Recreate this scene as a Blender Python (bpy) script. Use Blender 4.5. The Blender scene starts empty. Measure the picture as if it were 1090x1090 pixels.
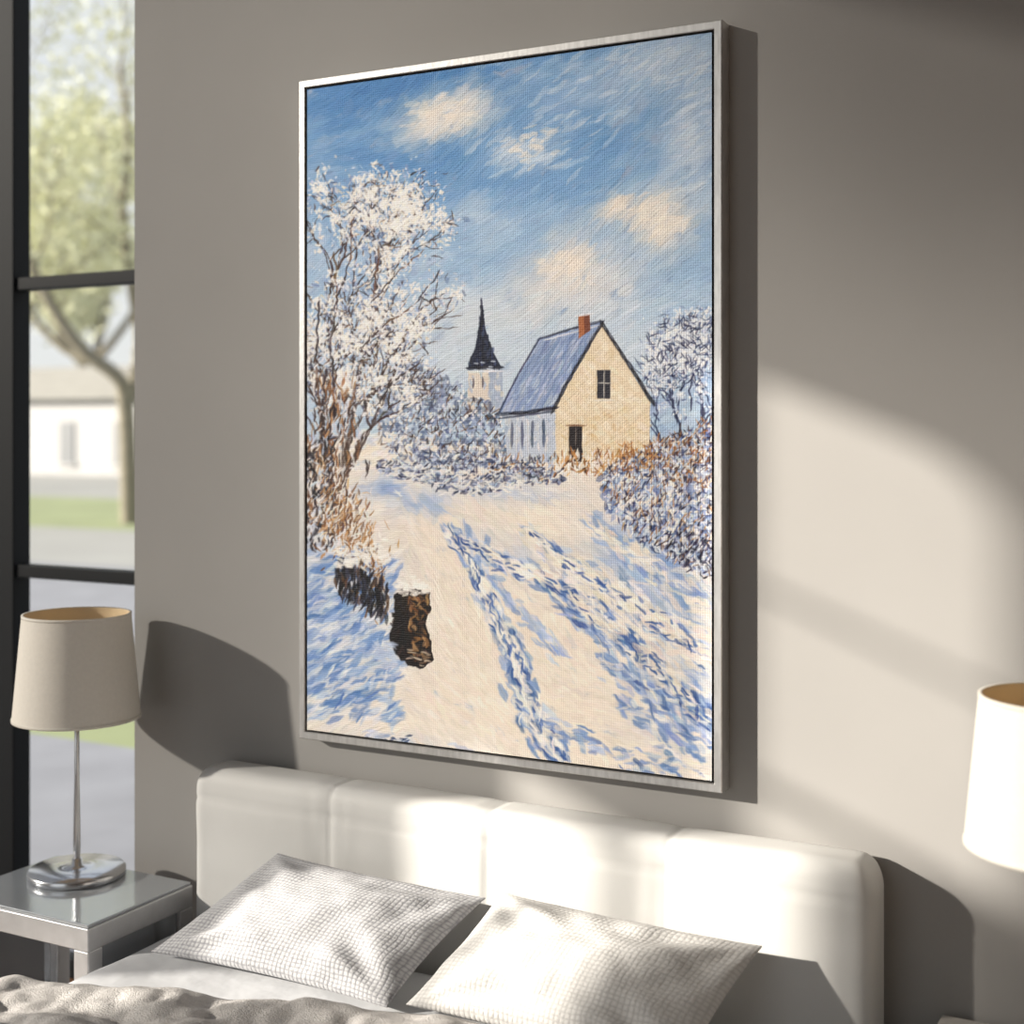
import bpy, bmesh, math, random
import numpy as np
from mathutils import Vector, noise, Matrix
random.seed(7); rng=np.random.default_rng(11)
sc=bpy.context.scene
try:
    sc.view_settings.view_transform='Standard'; sc.view_settings.look='None'
except Exception: pass
COL=sc.collection
WY=2.8; H=1.7
# ------------------------------------------------------------------ helpers
def link(o,parent=None):
    if o.name not in COL.objects: COL.objects.link(o)
    if parent: o.parent=parent
    return o
def empty(name,loc=(0,0,0)):
    o=bpy.data.objects.new(name,None); o.empty_display_size=.1; COL.objects.link(o); return o
def mesh(name,verts,faces,mat=None,parent=None,smooth=False):
    me=bpy.data.meshes.new(name); me.from_pydata([tuple(v) for v in verts],[],faces); me.update()
    o=bpy.data.objects.new(name,me); link(o,parent)
    if mat: me.materials.append(mat)
    if smooth:
        for p in me.polygons: p.use_smooth=True
    return o
def sRGB(r,g,b):
    f=lambda c:(c/255/12.92) if c/255<=.04045 else ((c/255+.055)/1.055)**2.4
    return (f(r),f(g),f(b),1)
def mat(name,col,rough=.6,metal=0,spec=.5,noise_scale=None,noise_amt=.1,bump=None,bump_scale=200,bump_dist=.001,stretch=None):
    m=bpy.data.materials.new(name); m.use_nodes=True; nt=m.node_tree; b=nt.nodes['Principled BSDF']
    b.inputs['Base Color'].default_value=col; b.inputs['Roughness'].default_value=rough; b.inputs['Metallic'].default_value=metal
    b.inputs['Specular IOR Level'].default_value=spec
    tc=nt.nodes.new('ShaderNodeTexCoord'); vec=tc.outputs['Object']
    if stretch:
        mp=nt.nodes.new('ShaderNodeMapping'); mp.inputs['Scale'].default_value=stretch; nt.links.new(vec,mp.inputs['Vector']); vec=mp.outputs['Vector']
    if noise_scale:
        n=nt.nodes.new('ShaderNodeTexNoise'); n.inputs['Scale'].default_value=noise_scale; n.inputs['Detail'].default_value=5
        nt.links.new(vec,n.inputs['Vector'])
        r=nt.nodes.new('ShaderNodeMixRGB'); r.blend_type='MULTIPLY'; r.inputs['Fac'].default_value=1
        cr=nt.nodes.new('ShaderNodeValToRGB'); a=1-noise_amt
        cr.color_ramp.elements[0].color=(a,a,a,1); cr.color_ramp.elements[1].color=(1+noise_amt*.4,)*3+(1,)
        cr.color_ramp.elements[0].position=.3; cr.color_ramp.elements[1].position=.7
        nt.links.new(n.outputs['Fac'],cr.inputs['Fac']); r.inputs['Color1'].default_value=col
        nt.links.new(cr.outputs['Color'],r.inputs['Color2']); nt.links.new(r.outputs['Color'],b.inputs['Base Color'])
    if bump:
        n2=nt.nodes.new('ShaderNodeTexNoise'); n2.inputs['Scale'].default_value=bump_scale; n2.inputs['Detail'].default_value=3
        nt.links.new(tc.outputs['Object'],n2.inputs['Vector'])
        bp=nt.nodes.new('ShaderNodeBump'); bp.inputs['Strength'].default_value=bump; bp.inputs['Distance'].default_value=bump_dist
        nt.links.new(n2.outputs['Fac'],bp.inputs['Height']); nt.links.new(bp.outputs['Normal'],b.inputs['Normal'])
    return m
def axis_coords(a,b,r,n):
    e=[a,a+.1*r,a+.25*r,a+.45*r,a+.7*r]
    mid=list(np.linspace(a+r,b-r,max(2,n)))
    e2=[b-.7*r,b-.45*r,b-.25*r,b-.1*r,b]
    return e+mid+e2
def soft_box(name,x0,x1,y0,y1,z0,z1,r,n=(8,2,6),mt=None,parent=None,fn=None):
    xs,ys,zs=axis_coords(x0,x1,r,n[0]),axis_coords(y0,y1,r,n[1]),axis_coords(z0,z1,r,n[2])
    idx={};V=[];F=[]
    def vid(i,j,k):
        if (i,j,k) in idx: return idx[(i,j,k)]
        p=Vector((xs[i],ys[j],zs[k]))
        q=Vector((min(max(p.x,x0+r),x1-r),min(max(p.y,y0+r),y1-r),min(max(p.z,z0+r),z1-r)))
        d=p-q
        if d.length>1e-9: p=q+d.normalized()*r; nn=d.normalized()
        else: nn=Vector((0,0,0))
        if fn: p=fn(p,nn)
        idx[(i,j,k)]=len(V);V.append(p);return idx[(i,j,k)]
    I,J,K=len(xs)-1,len(ys)-1,len(zs)-1
    for i in range(I):
        for j in range(J):
            F.append((vid(i,j,0),vid(i,j+1,0),vid(i+1,j+1,0),vid(i+1,j,0)))
            F.append((vid(i,j,K),vid(i+1,j,K),vid(i+1,j+1,K),vid(i,j+1,K)))
    for i in range(I):
        for k in range(K):
            F.append((vid(i,0,k),vid(i+1,0,k),vid(i+1,0,k+1),vid(i,0,k+1)))
            F.append((vid(i,J,k),vid(i,J,k+1),vid(i+1,J,k+1),vid(i+1,J,k)))
    for j in range(J):
        for k in range(K):
            F.append((vid(0,j,k),vid(0,j,k+1),vid(0,j+1,k+1),vid(0,j+1,k)))
            F.append((vid(I,j,k),vid(I,j+1,k),vid(I,j+1,k+1),vid(I,j,k+1)))
    return mesh(name,V,F,mt,parent,True)
def box(name,x0,x1,y0,y1,z0,z1,mt=None,parent=None,bev=0):
    V=[(x,y,z) for x in (x0,x1) for y in (y0,y1) for z in (z0,z1)]
    F=[(0,1,3,2),(4,6,7,5),(0,4,5,1),(2,3,7,6),(0,2,6,4),(1,5,7,3)]
    o=mesh(name,V,F,mt,parent)
    if bev:
        m=o.modifiers.new('b','BEVEL'); m.width=bev; m.segments=3
        for p in o.data.polygons: p.use_smooth=True
        w=o.modifiers.new('w','WEIGHTED_NORMAL')
    return o
def lathe(name,prof,c,mt,parent=None,seg=64,close=False):
    V=[];F=[]
    for (r,z) in prof:
        for k in range(seg):
            a=2*math.pi*k/seg; V.append((c[0]+r*math.cos(a),c[1]+r*math.sin(a),c[2]+z))
    for i in range(len(prof)-1):
        for k in range(seg):
            k2=(k+1)%seg; F.append((i*seg+k,i*seg+k2,(i+1)*seg+k2,(i+1)*seg+k))
    return mesh(name,V,F,mt,parent,True)
class NM:
    def __init__(s,nt): s.nt=nt
    def __call__(s,op,a,b=None,c=None):
        n=s.nt.nodes.new('ShaderNodeMath'); n.operation=op
        for k,v in enumerate((a,b,c)):
            if v is None: continue
            if isinstance(v,(int,float)): n.inputs[k].default_value=v
            else: s.nt.links.new(v,n.inputs[k])
        return n.outputs[0]
# ------------------------------------------------------------------ materials
M_wall=mat('wall_paint',(.322,.312,.301,1),.85,spec=.2,noise_scale=2.5,noise_amt=.04,bump=.15,bump_scale=350,bump_dist=.0006)
M_ceil=mat('ceiling_paint',(.6,.6,.58,1),.9)
M_black=mat('window_frame_black',(.007,.008,.010,1),.55,spec=.2)
M_leather=mat('headboard_leather',(.60,.595,.58,1),.62,spec=.25,noise_scale=5,noise_amt=.04,bump=.25,bump_scale=260,bump_dist=.0008)
M_sheet=mat('sheet_cotton',(.55,.56,.58,1),.85,noise_scale=6,noise_amt=.05,bump=.3,bump_scale=8,bump_dist=.02)
M_chrome=mat('chrome',(.66,.66,.67,1),.22,metal=1,noise_scale=9,noise_amt=.05)
M_steel=mat('brushed_steel',(.66,.66,.67,1),.38,metal=.6,noise_scale=20,noise_amt=.1)
M_mirror=mat('mirror_glass',(.55,.57,.6,1),.1,metal=.8,noise_scale=3,noise_amt=.05)
M_gold=mat('gold_lining',(.82,.65,.42,1),.5,metal=.3,noise_scale=15,noise_amt=.08)
M_bulb=mat('bulb_glass',(.8,.78,.7,1),.2)
def wood():
    m=bpy.data.materials.new('wood_floor'); m.use_nodes=True; nt=m.node_tree; b=nt.nodes['Principled BSDF']
    tc=nt.nodes.new('ShaderNodeTexCoord'); br=nt.nodes.new('ShaderNodeTexBrick')
    br.inputs['Scale'].default_value=1; br.inputs['Brick Width'].default_value=1.4; br.inputs['Row Height'].default_value=.14; br.inputs['Mortar Size'].default_value=.002
    br.inputs['Color1'].default_value=sRGB(150,108,74); br.inputs['Color2'].default_value=sRGB(122,84,56); br.inputs['Mortar'].default_value=sRGB(50,34,24)
    nt.links.new(tc.outputs['Object'],br.inputs['Vector'])
    mp=nt.nodes.new('ShaderNodeMapping'); mp.inputs['Scale'].default_value=(2,30,1); nt.links.new(tc.outputs['Object'],mp.inputs['Vector'])
    n=nt.nodes.new('ShaderNodeTexNoise'); n.inputs['Scale'].default_value=2; n.inputs['Detail'].default_value=6; nt.links.new(mp.outputs['Vector'],n.inputs['Vector'])
    mx=nt.nodes.new('ShaderNodeMixRGB'); mx.blend_type='OVERLAY'; mx.inputs['Fac'].default_value=.4
    nt.links.new(br.outputs['Color'],mx.inputs['Color1']); nt.links.new(n.outputs['Fac'],mx.inputs['Color2']); nt.links.new(mx.outputs['Color'],b.inputs['Base Color'])
    b.inputs['Roughness'].default_value=.4
    return m
M_wood=wood()
# ------------------------------------------------------------------ room
box('floor',-4.05,2.5,-2.5,3.25,-.1,0,M_wood)
box('wall_back',-2.656,2.6,WY,3.1,0,3.9,M_wall)
box('wall_right',2.5,2.6,-2.5,2.8,0,3.9,M_wall)
box('wall_front',-1.0,2.6,-2.6,-2.5,0,3.9,M_wall)
box('ceiling',-4.05,2.6,-2.5,3.25,3.9,4.0,M_ceil)
wl=empty('wall_left')
box('wall_solid',-4.1,-4.0,-2.5,-.75,0,3.9,M_wall,wl)
box('wall_sill',-4.1,-4.0,-.75,3.25,0,.12,M_wall,wl)
def rect(y0,y1,z0,z1,r=0.0):
    if r<=0: return [(y0,z0),(y1,z0),(y1,z1),(y0,z1)]
    pts=[(y0,z0),(y1,z0),(y1,z1)]
    for i in range(0,9):
        a=math.pi/2+ i/8*math.pi/2
        pts.append((y0+r+r*math.cos(a),z1-r+r*math.sin(a)))
    return pts
cu=bpy.data.curves.new('sun_gobo','CURVE'); cu.dimensions='2D'; cu.fill_mode='BOTH'  # added unseen sheet; its cut-outs shape the sun patches indoors
holes=[rect(.25,.612,2.61,3.03,.13),rect(.25,.612,2.205,2.588),rect(.37,.612,1.5,2.17),
       rect(.675,1.02,1.1,1.93)]
for pts in [rect(-.76,3.14,.1,3.9)]+holes:
    s=cu.splines.new('POLY'); s.points.add(len(pts)-1); s.use_cyclic_u=True
    for i,p in enumerate(pts): s.points[i].co=(p[0],p[1],0,1)
gobo=bpy.data.objects.new('sun_gobo',cu); COL.objects.link(gobo)
gobo.location=(-4.0,0,0); gobo.rotation_euler=(math.pi/2,0,math.pi/2)
ms=bpy.data.materials.new('gobo_filter'); ms.use_nodes=True; nt=ms.node_tree; nt.nodes.clear(); N=NM(nt)  # light filter of the added sheet, graded by position to tone the wall
out=nt.nodes.new('ShaderNodeOutputMaterial'); mx=nt.nodes.new('ShaderNodeMixShader'); tr=nt.nodes.new('ShaderNodeBsdfTransparent'); df=nt.nodes.new('ShaderNodeBsdfDiffuse')
df.inputs['Color'].default_value=(.5,.5,.5,1)
tc=nt.nodes.new('ShaderNodeTexCoord'); sp=nt.nodes.new('ShaderNodeSeparateXYZ'); nt.links.new(tc.outputs['Object'],sp.inputs[0])
def sstep(v,a,b):
    n=nt.nodes.new('ShaderNodeMapRange'); n.interpolation_type='SMOOTHSTEP'; n.inputs['From Min'].default_value=a; n.inputs['From Max'].default_value=b
    nt.links.new(v,n.inputs['Value']); return n.outputs['Result']
y_,z_=sp.outputs['X'],sp.outputs['Y']     # gobo sheet's own plane: x along the left side, y up
dens=N('MULTIPLY',N('SUBTRACT',1.0,sstep(y_,.35,.95)),sstep(z_,3.0,3.75))      # passes less sun, to darken the upper right wall
dens2=N('MULTIPLY',N('SUBTRACT',1.0,sstep(y_,.2,.5)),N('SUBTRACT',1.0,sstep(z_,2.1,2.35)))
dens3=sstep(y_,1.35,1.8)
top=N('MULTIPLY',sstep(z_,3.2,3.9),.3)
T=N('MULTIPLY',.30,N('MULTIPLY',N('SUBTRACT',1,N('MULTIPLY',dens,.62)),N('SUBTRACT',1,N('MULTIPLY',dens2,.8))))
T=N('MULTIPLY',T,N('MULTIPLY',N('SUBTRACT',1,N('MULTIPLY',dens3,.2)),N('SUBTRACT',1,top)))
lamp_pass=N('MULTIPLY',sstep(y_,.02,-.02),sstep(z_,2.2,2.3)); T=N('ADD',T,N('MULTIPLY',lamp_pass,.24))   # passes more sun, to brighten the right lamp shade
nt.links.new(N('SUBTRACT',1.0,T),mx.inputs['Fac'])
nt.links.new(tr.outputs[0],mx.inputs[1]); nt.links.new(df.outputs[0],mx.inputs[2]); nt.links.new(mx.outputs[0],out.inputs[0])
cu.materials.append(ms)
w1=empty('window_1')
Yw0,Yw1=3.12,3.19
for i,(a,b) in enumerate([(-3.60,-3.469),(-4.05,-3.99),(-2.56,-2.45)]):
    box('mullion_%d'%i,a,b,Yw0,Yw1,0,3.9,M_black,w1,.004)
for i,(a,b) in enumerate([(2.134,2.174),(1.226,1.266),(0,.06),(3.82,3.9)]):
    box('rail_%d'%i,-4.05,-2.45,Yw0+.01,Yw1-.01,a,b,M_black,w1,.003)
mg=bpy.data.materials.new('window_glass'); mg.use_nodes=True; nt=mg.node_tree; nt.nodes.clear()
out=nt.nodes.new('ShaderNodeOutputMaterial'); mx=nt.nodes.new('ShaderNodeMixShader'); tr=nt.nodes.new('ShaderNodeBsdfTransparent'); gl=nt.nodes.new('ShaderNodeBsdfGlossy')
gl.inputs['Roughness'].default_value=.02; mx.inputs['Fac'].default_value=.05
nt.links.new(tr.outputs[0],mx.inputs[1]); nt.links.new(gl.outputs[0],mx.inputs[2]); nt.links.new(mx.outputs[0],out.inputs[0])
mesh('glass_pane',[(-4.05,3.155,0),(-2.45,3.155,0),(-2.45,3.155,3.9),(-4.05,3.155,3.9)],[(0,1,2,3)],mg,w1)
# ------------------------------------------------------------------ outside
M_pave=mat('paving',sRGB(138,139,144),.9,noise_scale=2,noise_amt=.15)
M_grass=mat('grass',sRGB(142,150,108),.95,noise_scale=.8,noise_amt=.2)
M_path=mat('light_path',sRGB(154,153,148),.95,noise_scale=.5,noise_amt=.1)
M_render=mat('white_render',(.43,.425,.42,1),.9,noise_scale=.5,noise_amt=.06)
M_roof=mat('pale_roof',sRGB(154,150,140),.9,noise_scale=2,noise_amt=.15)
M_dark=mat('dark_pane',sRGB(112,114,116),.4)
M_bark=mat('bark',sRGB(134,127,110),.95,noise_scale=6,noise_amt=.2)
M_leaf=mat('leaves',sRGB(222,222,188),.8,noise_scale=.6,noise_amt=.15)  # leaf, bark and grass colours paled to stand in for haze
cT,sT=.8805,.474
def onray(px,w):
    u=(px-545)/1480*w; return (u*cT-w*sT, u*sT+w*cT)
def slab(name,z,w0,w1,mt): box(name,-140,60,w0,w1,z-.05,z,mt)
slab('paving_terrace',-.02,3.25,5.6,M_pave)
slab('lawn_strip',-.021,5.6,6.15,M_grass)
slab('gravel_path',-.022,6.15,12.8,M_pave)
slab('street',-.024,12.8,17.4,M_path)
slab('lawn',-.023,17.4,25,M_grass)
slab('far_ground',-.025,25,160,M_path)
def building(cx,cy):
    e=empty('white_building')
    box('walls',cx-9,cx+7,cy,cy+8,-.02,2.7,M_render,e)
    V=[(cx-9.4,cy-.4,2.7),(cx+7.4,cy-.4,2.7),(cx+7.4,cy+8.4,2.7),(cx-9.4,cy+8.4,2.7),(cx-7,cy+4,4.1),(cx+5,cy+4,4.1)]
    mesh('roof',V,[(0,1,5,4),(1,2,5),(2,3,4,5),(3,0,4),(0,3,2,1)],M_roof,e)
    for k in range(-3,3):
        box('pane_%d'%k,cx+k*2.6-.35,cx+k*2.6+.35,cy-.05,cy+.1,.4,1.9,M_dark,e)
        box('sill_%d'%k,cx+k*2.6-.45,cx+k*2.6+.45,cy-.12,cy,.3,.4,M_render,e)
bx,by=onray(72,50); building(bx,by)
def tree(name,px,w,limbs,r0,seed,nleaf,leafsize,zmin):
    # limbs: explicit crooked main limbs (sideways metres, height metres)
    R=random.Random(seed); x,y=onray(px,w); e=empty(name); k=w/1480
    side=Vector((cT,sT,0)); fwd=Vector((-sT,cT,0))
    c=bpy.data.curves.new('trunk','CURVE'); c.dimensions='3D'; c.bevel_depth=1; c.bevel_resolution=3
    tips=[]
    def spl(pts,ra,rb):
        s=c.splines.new('POLY'); s.points.add(len(pts)-1)
        for i,q in enumerate(pts): s.points[i].co=(*q,1); s.points[i].radius=ra+(rb-ra)*i/(len(pts)-1)
    def grow(p,d,L,r,dep):
        n=5; pts=[p.copy()]
        for i in range(n):
            d=(d+Vector((R.uniform(-.2,.2),R.uniform(-.2,.2),R.uniform(-.03,.12)))).normalized(); pts.append(pts[-1]+d*L/n)
        spl(pts,r,r*.5); tips.extend(pts[3:])
        if dep==0: return
        for q in range(3):
            a=Vector((R.uniform(-1,1),R.uniform(-1,1),R.uniform(-.1,.8))).normalized()
            grow(pts[-1-(q%3)],(d*.6+a*.8).normalized(),L*R.uniform(.6,.85),r*.5,dep-1)
    for (pts,ra,rb) in limbs:
        P=[Vector((x,y,0))+side*a+Vector((0,0,h))+fwd*(.15*i*((-1)**len(pts))) for i,(a,h) in enumerate(pts)]
        Q=[]
        for i in range(len(P)-1):      # catmull-rom resample
            p0=P[max(i-1,0)];p1=P[i];p2=P[i+1];p3=P[min(i+2,len(P)-1)]
            for t in (0,.25,.5,.75): Q.append(.5*((2*p1)+(p2-p0)*t+(2*p0-5*p1+4*p2-p3)*t*t+(-p0+3*p1-3*p2+p3)*t**3))
        Q.append(P[-1]); spl(Q,ra*r0,rb*r0)
        for q in Q[len(Q)//2::2]:
            grow(q,Vector((R.uniform(-1,1),R.uniform(-.6,.6),R.uniform(.2,1))).normalized(),R.uniform(.9,1.5),rb*r0*.45,2)
    o=bpy.data.objects.new('trunk',c); c.materials.append(M_bark); link(o,e)
    V=[];F=[]
    for i in range(nleaf):
        t=tips[R.randrange(len(tips))]; p=t+Vector((R.gauss(0,.5),R.gauss(0,.5),R.gauss(0,.45)))
        if p.z<zmin: continue
        a=Vector((R.uniform(-1,1),R.uniform(-1,1),R.uniform(-1,1))).normalized(); b=a.orthogonal().normalized(); s=leafsize*R.uniform(.6,1.3)
        n=len(V); V+= [p-a*s,p+b*s*.5,p+a*s,p-b*s*.5]; F.append((n,n+1,n+2,n+3))
    mesh('foliage',V,F,M_leaf,e)
tree('tree_deciduous',138,25,[([(0,-.05),(.02,1.0),(0,2.2),(-.1,2.6),(-.7,3.1),(-1.25,4.0),(-1.6,5.0),(-1.7,6.2),(-2.0,7.4)],1,.35),
    ([(0,2.2),(.15,3.2),(-.05,4.3),(-.25,5.6),(-.2,7.0),(-.4,8.4)],.75,.3),([(-.35,2.8),(-1.2,3.1),(-2.0,3.9),(-2.6,5.0)],.5,.25),([(.1,3),(.9,4.2),(1.5,5.6),(1.8,7.5)],.6,.3)],.17,3,5200,.075,3.2)
tree('tree_deciduous',-10,40,[([(0,-.05),(.1,1.6),(.3,3.2),(.9,5),(1.6,7),(2.2,9.5)],1,.35),([(.3,3.2),(-.4,5),(-1,7.5)],.7,.3),([(.9,5),(2.4,6.2),(3.4,8)],.5,.3)],.22,5,6000,.12,4.0)
tree('tree_deciduous',100,95,[([(0,-.05),(.3,3),(0,6),(.6,10),(1,14),(1,20)],1,.4),([(0,5),(-3,9),(-5,14)],.8,.3),([(0,6),(3,10),(5,15)],.8,.3)],.4,9,9000,.3,4.5)
# ------------------------------------------------------------------ the painting (artwork rasterised procedurally in numpy, stored as mesh colours)
S=1.8; OX,OY=320,30; AW,AH=int(444*S),int(810*S)
A=np.zeros((AH,AW,3),np.float32); A[:]=(.6,.68,.8)
bris=rng.uniform(.45,1,512).astype(np.float32)
def dab(x,y,ang,L,W,col,al=1.0):
    x=(x-OX)*S;y=(y-OY)*S;L=L*S/2;W=max(W*S/2,.6)
    R=L+W+1
    x0,x1,y0,y1=int(max(0,x-R)),int(min(AW,x+R+1)),int(max(0,y-R)),int(min(AH,y+R+1))
    if x1<=x0 or y1<=y0: return
    c,s=math.cos(ang),math.sin(ang)
    dx=np.arange(x0,x1,dtype=np.float32)-x; dy=(np.arange(y0,y1,dtype=np.float32)-y)[:,None]
    a=dx*c+dy*s; b=-dx*s+dy*c
    ta=np.minimum(np.abs(a)/L,1.2)
    m=np.clip(W*(1-ta**3)-np.abs(b)+.5,0,1)*al
    k=int(rng.integers(0,400))
    if W>2: m=m*bris[(np.clip(b+W+2,0,90)*1.2).astype(int)+k]
    m=m[...,None]
    A[y0:y1,x0:x1]=A[y0:y1,x0:x1]*(1-m)+np.array(col,np.float32)/255*m
def jit(c,j=10):
    k=rng.normal(0,j); return (c[0]+k+rng.normal(0,j*.3),c[1]+k+rng.normal(0,j*.3),c[2]+k+rng.normal(0,j*.3))
G=rng.uniform(-1,1,(64,64))
def vn(x,y,s):
    x=x/s+17.3;y=y/s+9.1;i,j=int(math.floor(x)),int(math.floor(y));fx,fy=x-i,y-j
    fx=fx*fx*(3-2*fx);fy=fy*fy*(3-2*fy);g=lambda a,b:G[a%64,b%64]
    return (g(i,j)*(1-fx)+g(i+1,j)*fx)*(1-fy)+(g(i,j+1)*(1-fx)+g(i+1,j+1)*fx)*fy
def vna(x,y,s,o=0):
    x=x/s+17.3+o;y=y/s+9.1+o;i=np.floor(x).astype(int);j=np.floor(y).astype(int);fx,fy=x-i,y-j
    fx=fx*fx*(3-2*fx);fy=fy*fy*(3-2*fy)
    return (G[i%64,j%64]*(1-fx)+G[(i+1)%64,j%64]*fx)*(1-fy)+(G[i%64,(j+1)%64]*(1-fx)+G[(i+1)%64,(j+1)%64]*fx)*fy
def mixc(a,b,t):
    t=min(max(t,0),1); return tuple(a[i]*(1-t)+b[i]*t for i in range(3))
def lines(pts,w0,w1,col,j=8,al=1):
    n=len(pts)-1
    for i in range(n):
        (xa,ya),(xb,yb)=pts[i],pts[i+1]; L=math.hypot(xb-xa,yb-ya)
        w=w0+(w1-w0)*(i+.5)/n
        k=max(1,int(L/12))
        for q in range(k):
            t=(q+.5)/k; dab(xa+(xb-xa)*t,ya+(yb-ya)*t,math.atan2(yb-ya,xb-xa),L/k*1.25+w,w,jit(col,j),al)
def poly(pts,col):
    xs=np.arange(AW)/S+OX; ys=(np.arange(AH)/S+OY)[:,None]; m=np.zeros((AH,AW),bool)
    n=len(pts)
    for i in range(n):
        (xa,ya),(xb,yb)=pts[i],pts[(i+1)%n]
        if ya==yb: continue
        c=((ya>ys)!=(yb>ys))&(xs<(xb-xa)*(ys-ya)/(yb-ya)+xa); m^=c
    A[m]=np.array(col,np.float32)/255
    return m
def fillpoly(pts,cols,n,L,W,ang,aj=.3,al=.9,j=8):
    xs=[p[0] for p in pts];ys=[p[1] for p in pts];c=0;t=0
    while c<n and t<n*20:
        t+=1
        x=rng.uniform(min(xs),max(xs));y=rng.uniform(min(ys),max(ys));ins=False
        for i in range(len(pts)):
            (xa,ya),(xb,yb)=pts[i],pts[(i+1)%len(pts)]
            if (ya>y)!=(yb>y) and x<(xb-xa)*(y-ya)/(yb-ya)+xa: ins=not ins
        if not ins: continue
        c+=1; cc=cols[int(rng.integers(len(cols)))]
        dab(x,y,ang+rng.normal(0,aj),L*rng.uniform(.6,1.3),W*rng.uniform(.6,1.3),jit(cc,j),al)
# sky
clouds=[(478,122,36,19,1.4,(242,231,218)),(452,140,24,13,.9,(232,227,224)),(498,108,24,20,.8,(230,228,228)),(560,158,34,16,.7,(212,221,234)),(672,222,32,15,1.3,(242,230,216)),(706,240,26,24,1.4,(244,231,216)),
 (604,286,30,26,1.3,(242,228,215)),(582,318,60,26,.9,(230,225,223)),(648,305,42,30,.8,(224,224,228)),(700,62,62,24,.9,(208,219,234)),(735,150,30,70,.8,(206,218,235)),(620,100,60,24,.6,(190,208,232)),
 (500,350,52,42,1.0,(220,226,234)),(440,370,60,50,.7,(210,221,234)),(640,372,110,30,.8,(214,223,234)),(340,300,30,100,.3,(180,200,225)),(560,400,140,40,.6,(214,223,234)),(520,235,60,18,.35,(200,215,234))]
def skyc(x,y):
    t=(y-35)/400
    c=mixc((70,128,190),(132,173,217),t*1.8); c=mixc(c,(194,213,233),(t-.36)*1.7)
    c=mixc(c,(160,190,222),(x-470)/520)
    n=vn(x+y*.7,y*1.9-x*.3,42)*.55+vn(x+y,y*2,16)*.25
    c=mixc(c,(224,231,239),n*.75); c=mixc(c,(60,116,182),-n*.35*(1-t*.8))
    xx=x+9*vn(x,y,14)+5*vn(x,y,6); yy=y+9*vn(y,x,14)+4*vn(y,x,6)
    for (cx,cy,rx,ry,s,cc) in clouds:
        d=((xx-cx)/rx)**2+((yy-cy+(xx-cx)*.15)/ry)**2
        if d<6: c=mixc(c,cc,min(1,s*math.exp(-d*.8))*(1+.3*vn(x,y,10)))
    return c
def sang(x,y): return -.55+vn(x,y,90)*.35
for W_,N_ in ((12,1800),(8,3600),(5,2600)):
    for i in range(N_):
        x=rng.uniform(320,762);y=rng.uniform(32,500)
        dab(x,y,sang(x,y)+rng.normal(0,.16),W_*rng.uniform(1.8,3.4),W_,jit(skyc(x,y),3.5),.8)
CR=(242,229,215); BL=(138,164,210); DB=(66,98,158); LB=(190,204,229)
def gnd(x,y):
    c=CR
    n=vn(x,y*2,30)*.5+vn(x,y*2,12)*.35
    sh=0
    sh=max(sh,math.exp(-(((x-350)/62)**2+((y-655)/80)**2))*1.2)
    sh=max(sh,math.exp(-(((x-430)/55)**2+((y-524)/24)**2))*.65)
    sh=max(sh,math.exp(-(((x-705)/70)**2+((y-610-(x-700)*.5)/50)**2))*.95)
    sh=max(sh,math.exp(-(((x-560)/70)**2+((y-525)/13)**2))*.45)
    sh=max(sh,math.exp(-(((x-735)/50)**2+((y-740)/70)**2))*.6)
    sh=max(sh,math.exp(-(((x-400)/90)**2+((y-800)/18)**2))*.4)
    sh=max(sh,math.exp(-(((x-560)/60)**2+((y-600-(x-560)*.5)/25)**2))*.4)
    sh=sh*(1+n*1.1)+max(0,n-.4)*.4
    c=mixc(c,LB,sh*1.4); c=mixc(c,BL,(sh-.45)*1.8)
    c=mixc(c,(250,242,232),-n*.7)
    return c
def gang(x,y):
    if x<430: return -.35+vn(x,y,60)*.35
    t=(x-430)/330
    return .95-.55*t+vn(x,y,70)*.35
fillpoly([(320,480),(400,462),(540,480),(760,495),(762,836),(320,836)],[CR],900,30,12,.4,.5,1,4)
for W_,N_ in ((11,1500),(7,3400),(4.5,2600)):
    for i in range(N_):
        x=rng.uniform(320,762);y=rng.uniform(474,836)
        dab(x,y,gang(x,y)+rng.normal(0,.2),W_*rng.uniform(2,4),W_,jit(gnd(x,y),5),.85)
fillpoly([(360,462),(420,458),(520,480),(520,500),(360,500)],[(242,232,224),(208,215,230),(249,242,234)],160,14,5,.1)
def track(pts,wd,n,cols,L=9,W=2.6,al=.9,clump=1):
    pts=np.array(pts,float);seg=np.hypot(*(pts[1:]-pts[:-1]).T);cs=np.r_[0,np.cumsum(seg)]
    for i in range(n):
        s=rng.uniform(0,cs[-1])
        if clump and vn(s*3,wd*9,22)<rng.uniform(-.9,.35): s=(s+rng.uniform(-12,12))%cs[-1]
        k=min(np.searchsorted(cs,s)-1,len(seg)-1);k=max(k,0);t=(s-cs[k])/seg[k]
        p=pts[k]*(1-t)+pts[k+1]*t;d=pts[k+1]-pts[k];a=math.atan2(d[1],d[0]);o=rng.normal(0,wd*(.35+.85*s/cs[-1]))
        dab(p[0]-math.sin(a)*o,p[1]+math.cos(a)*o,a+rng.normal(0,.32),L*rng.uniform(.5,1.6),W*rng.uniform(.5,1.4),jit(cols[int(rng.integers(len(cols)))],9),al)
MB_=(108,140,196)
T1=[(478,566),(500,592),(514,625),(526,655),(546,692),(558,735),(570,770),(598,808)]
T2=[(490,574),(530,596),(590,622),(632,650),(665,682),(705,716),(757,775)]
T3=[(560,566),(590,592),(640,622),(700,664),(757,698)]
T4=[(630,556),(690,600),(757,640)]
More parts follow.
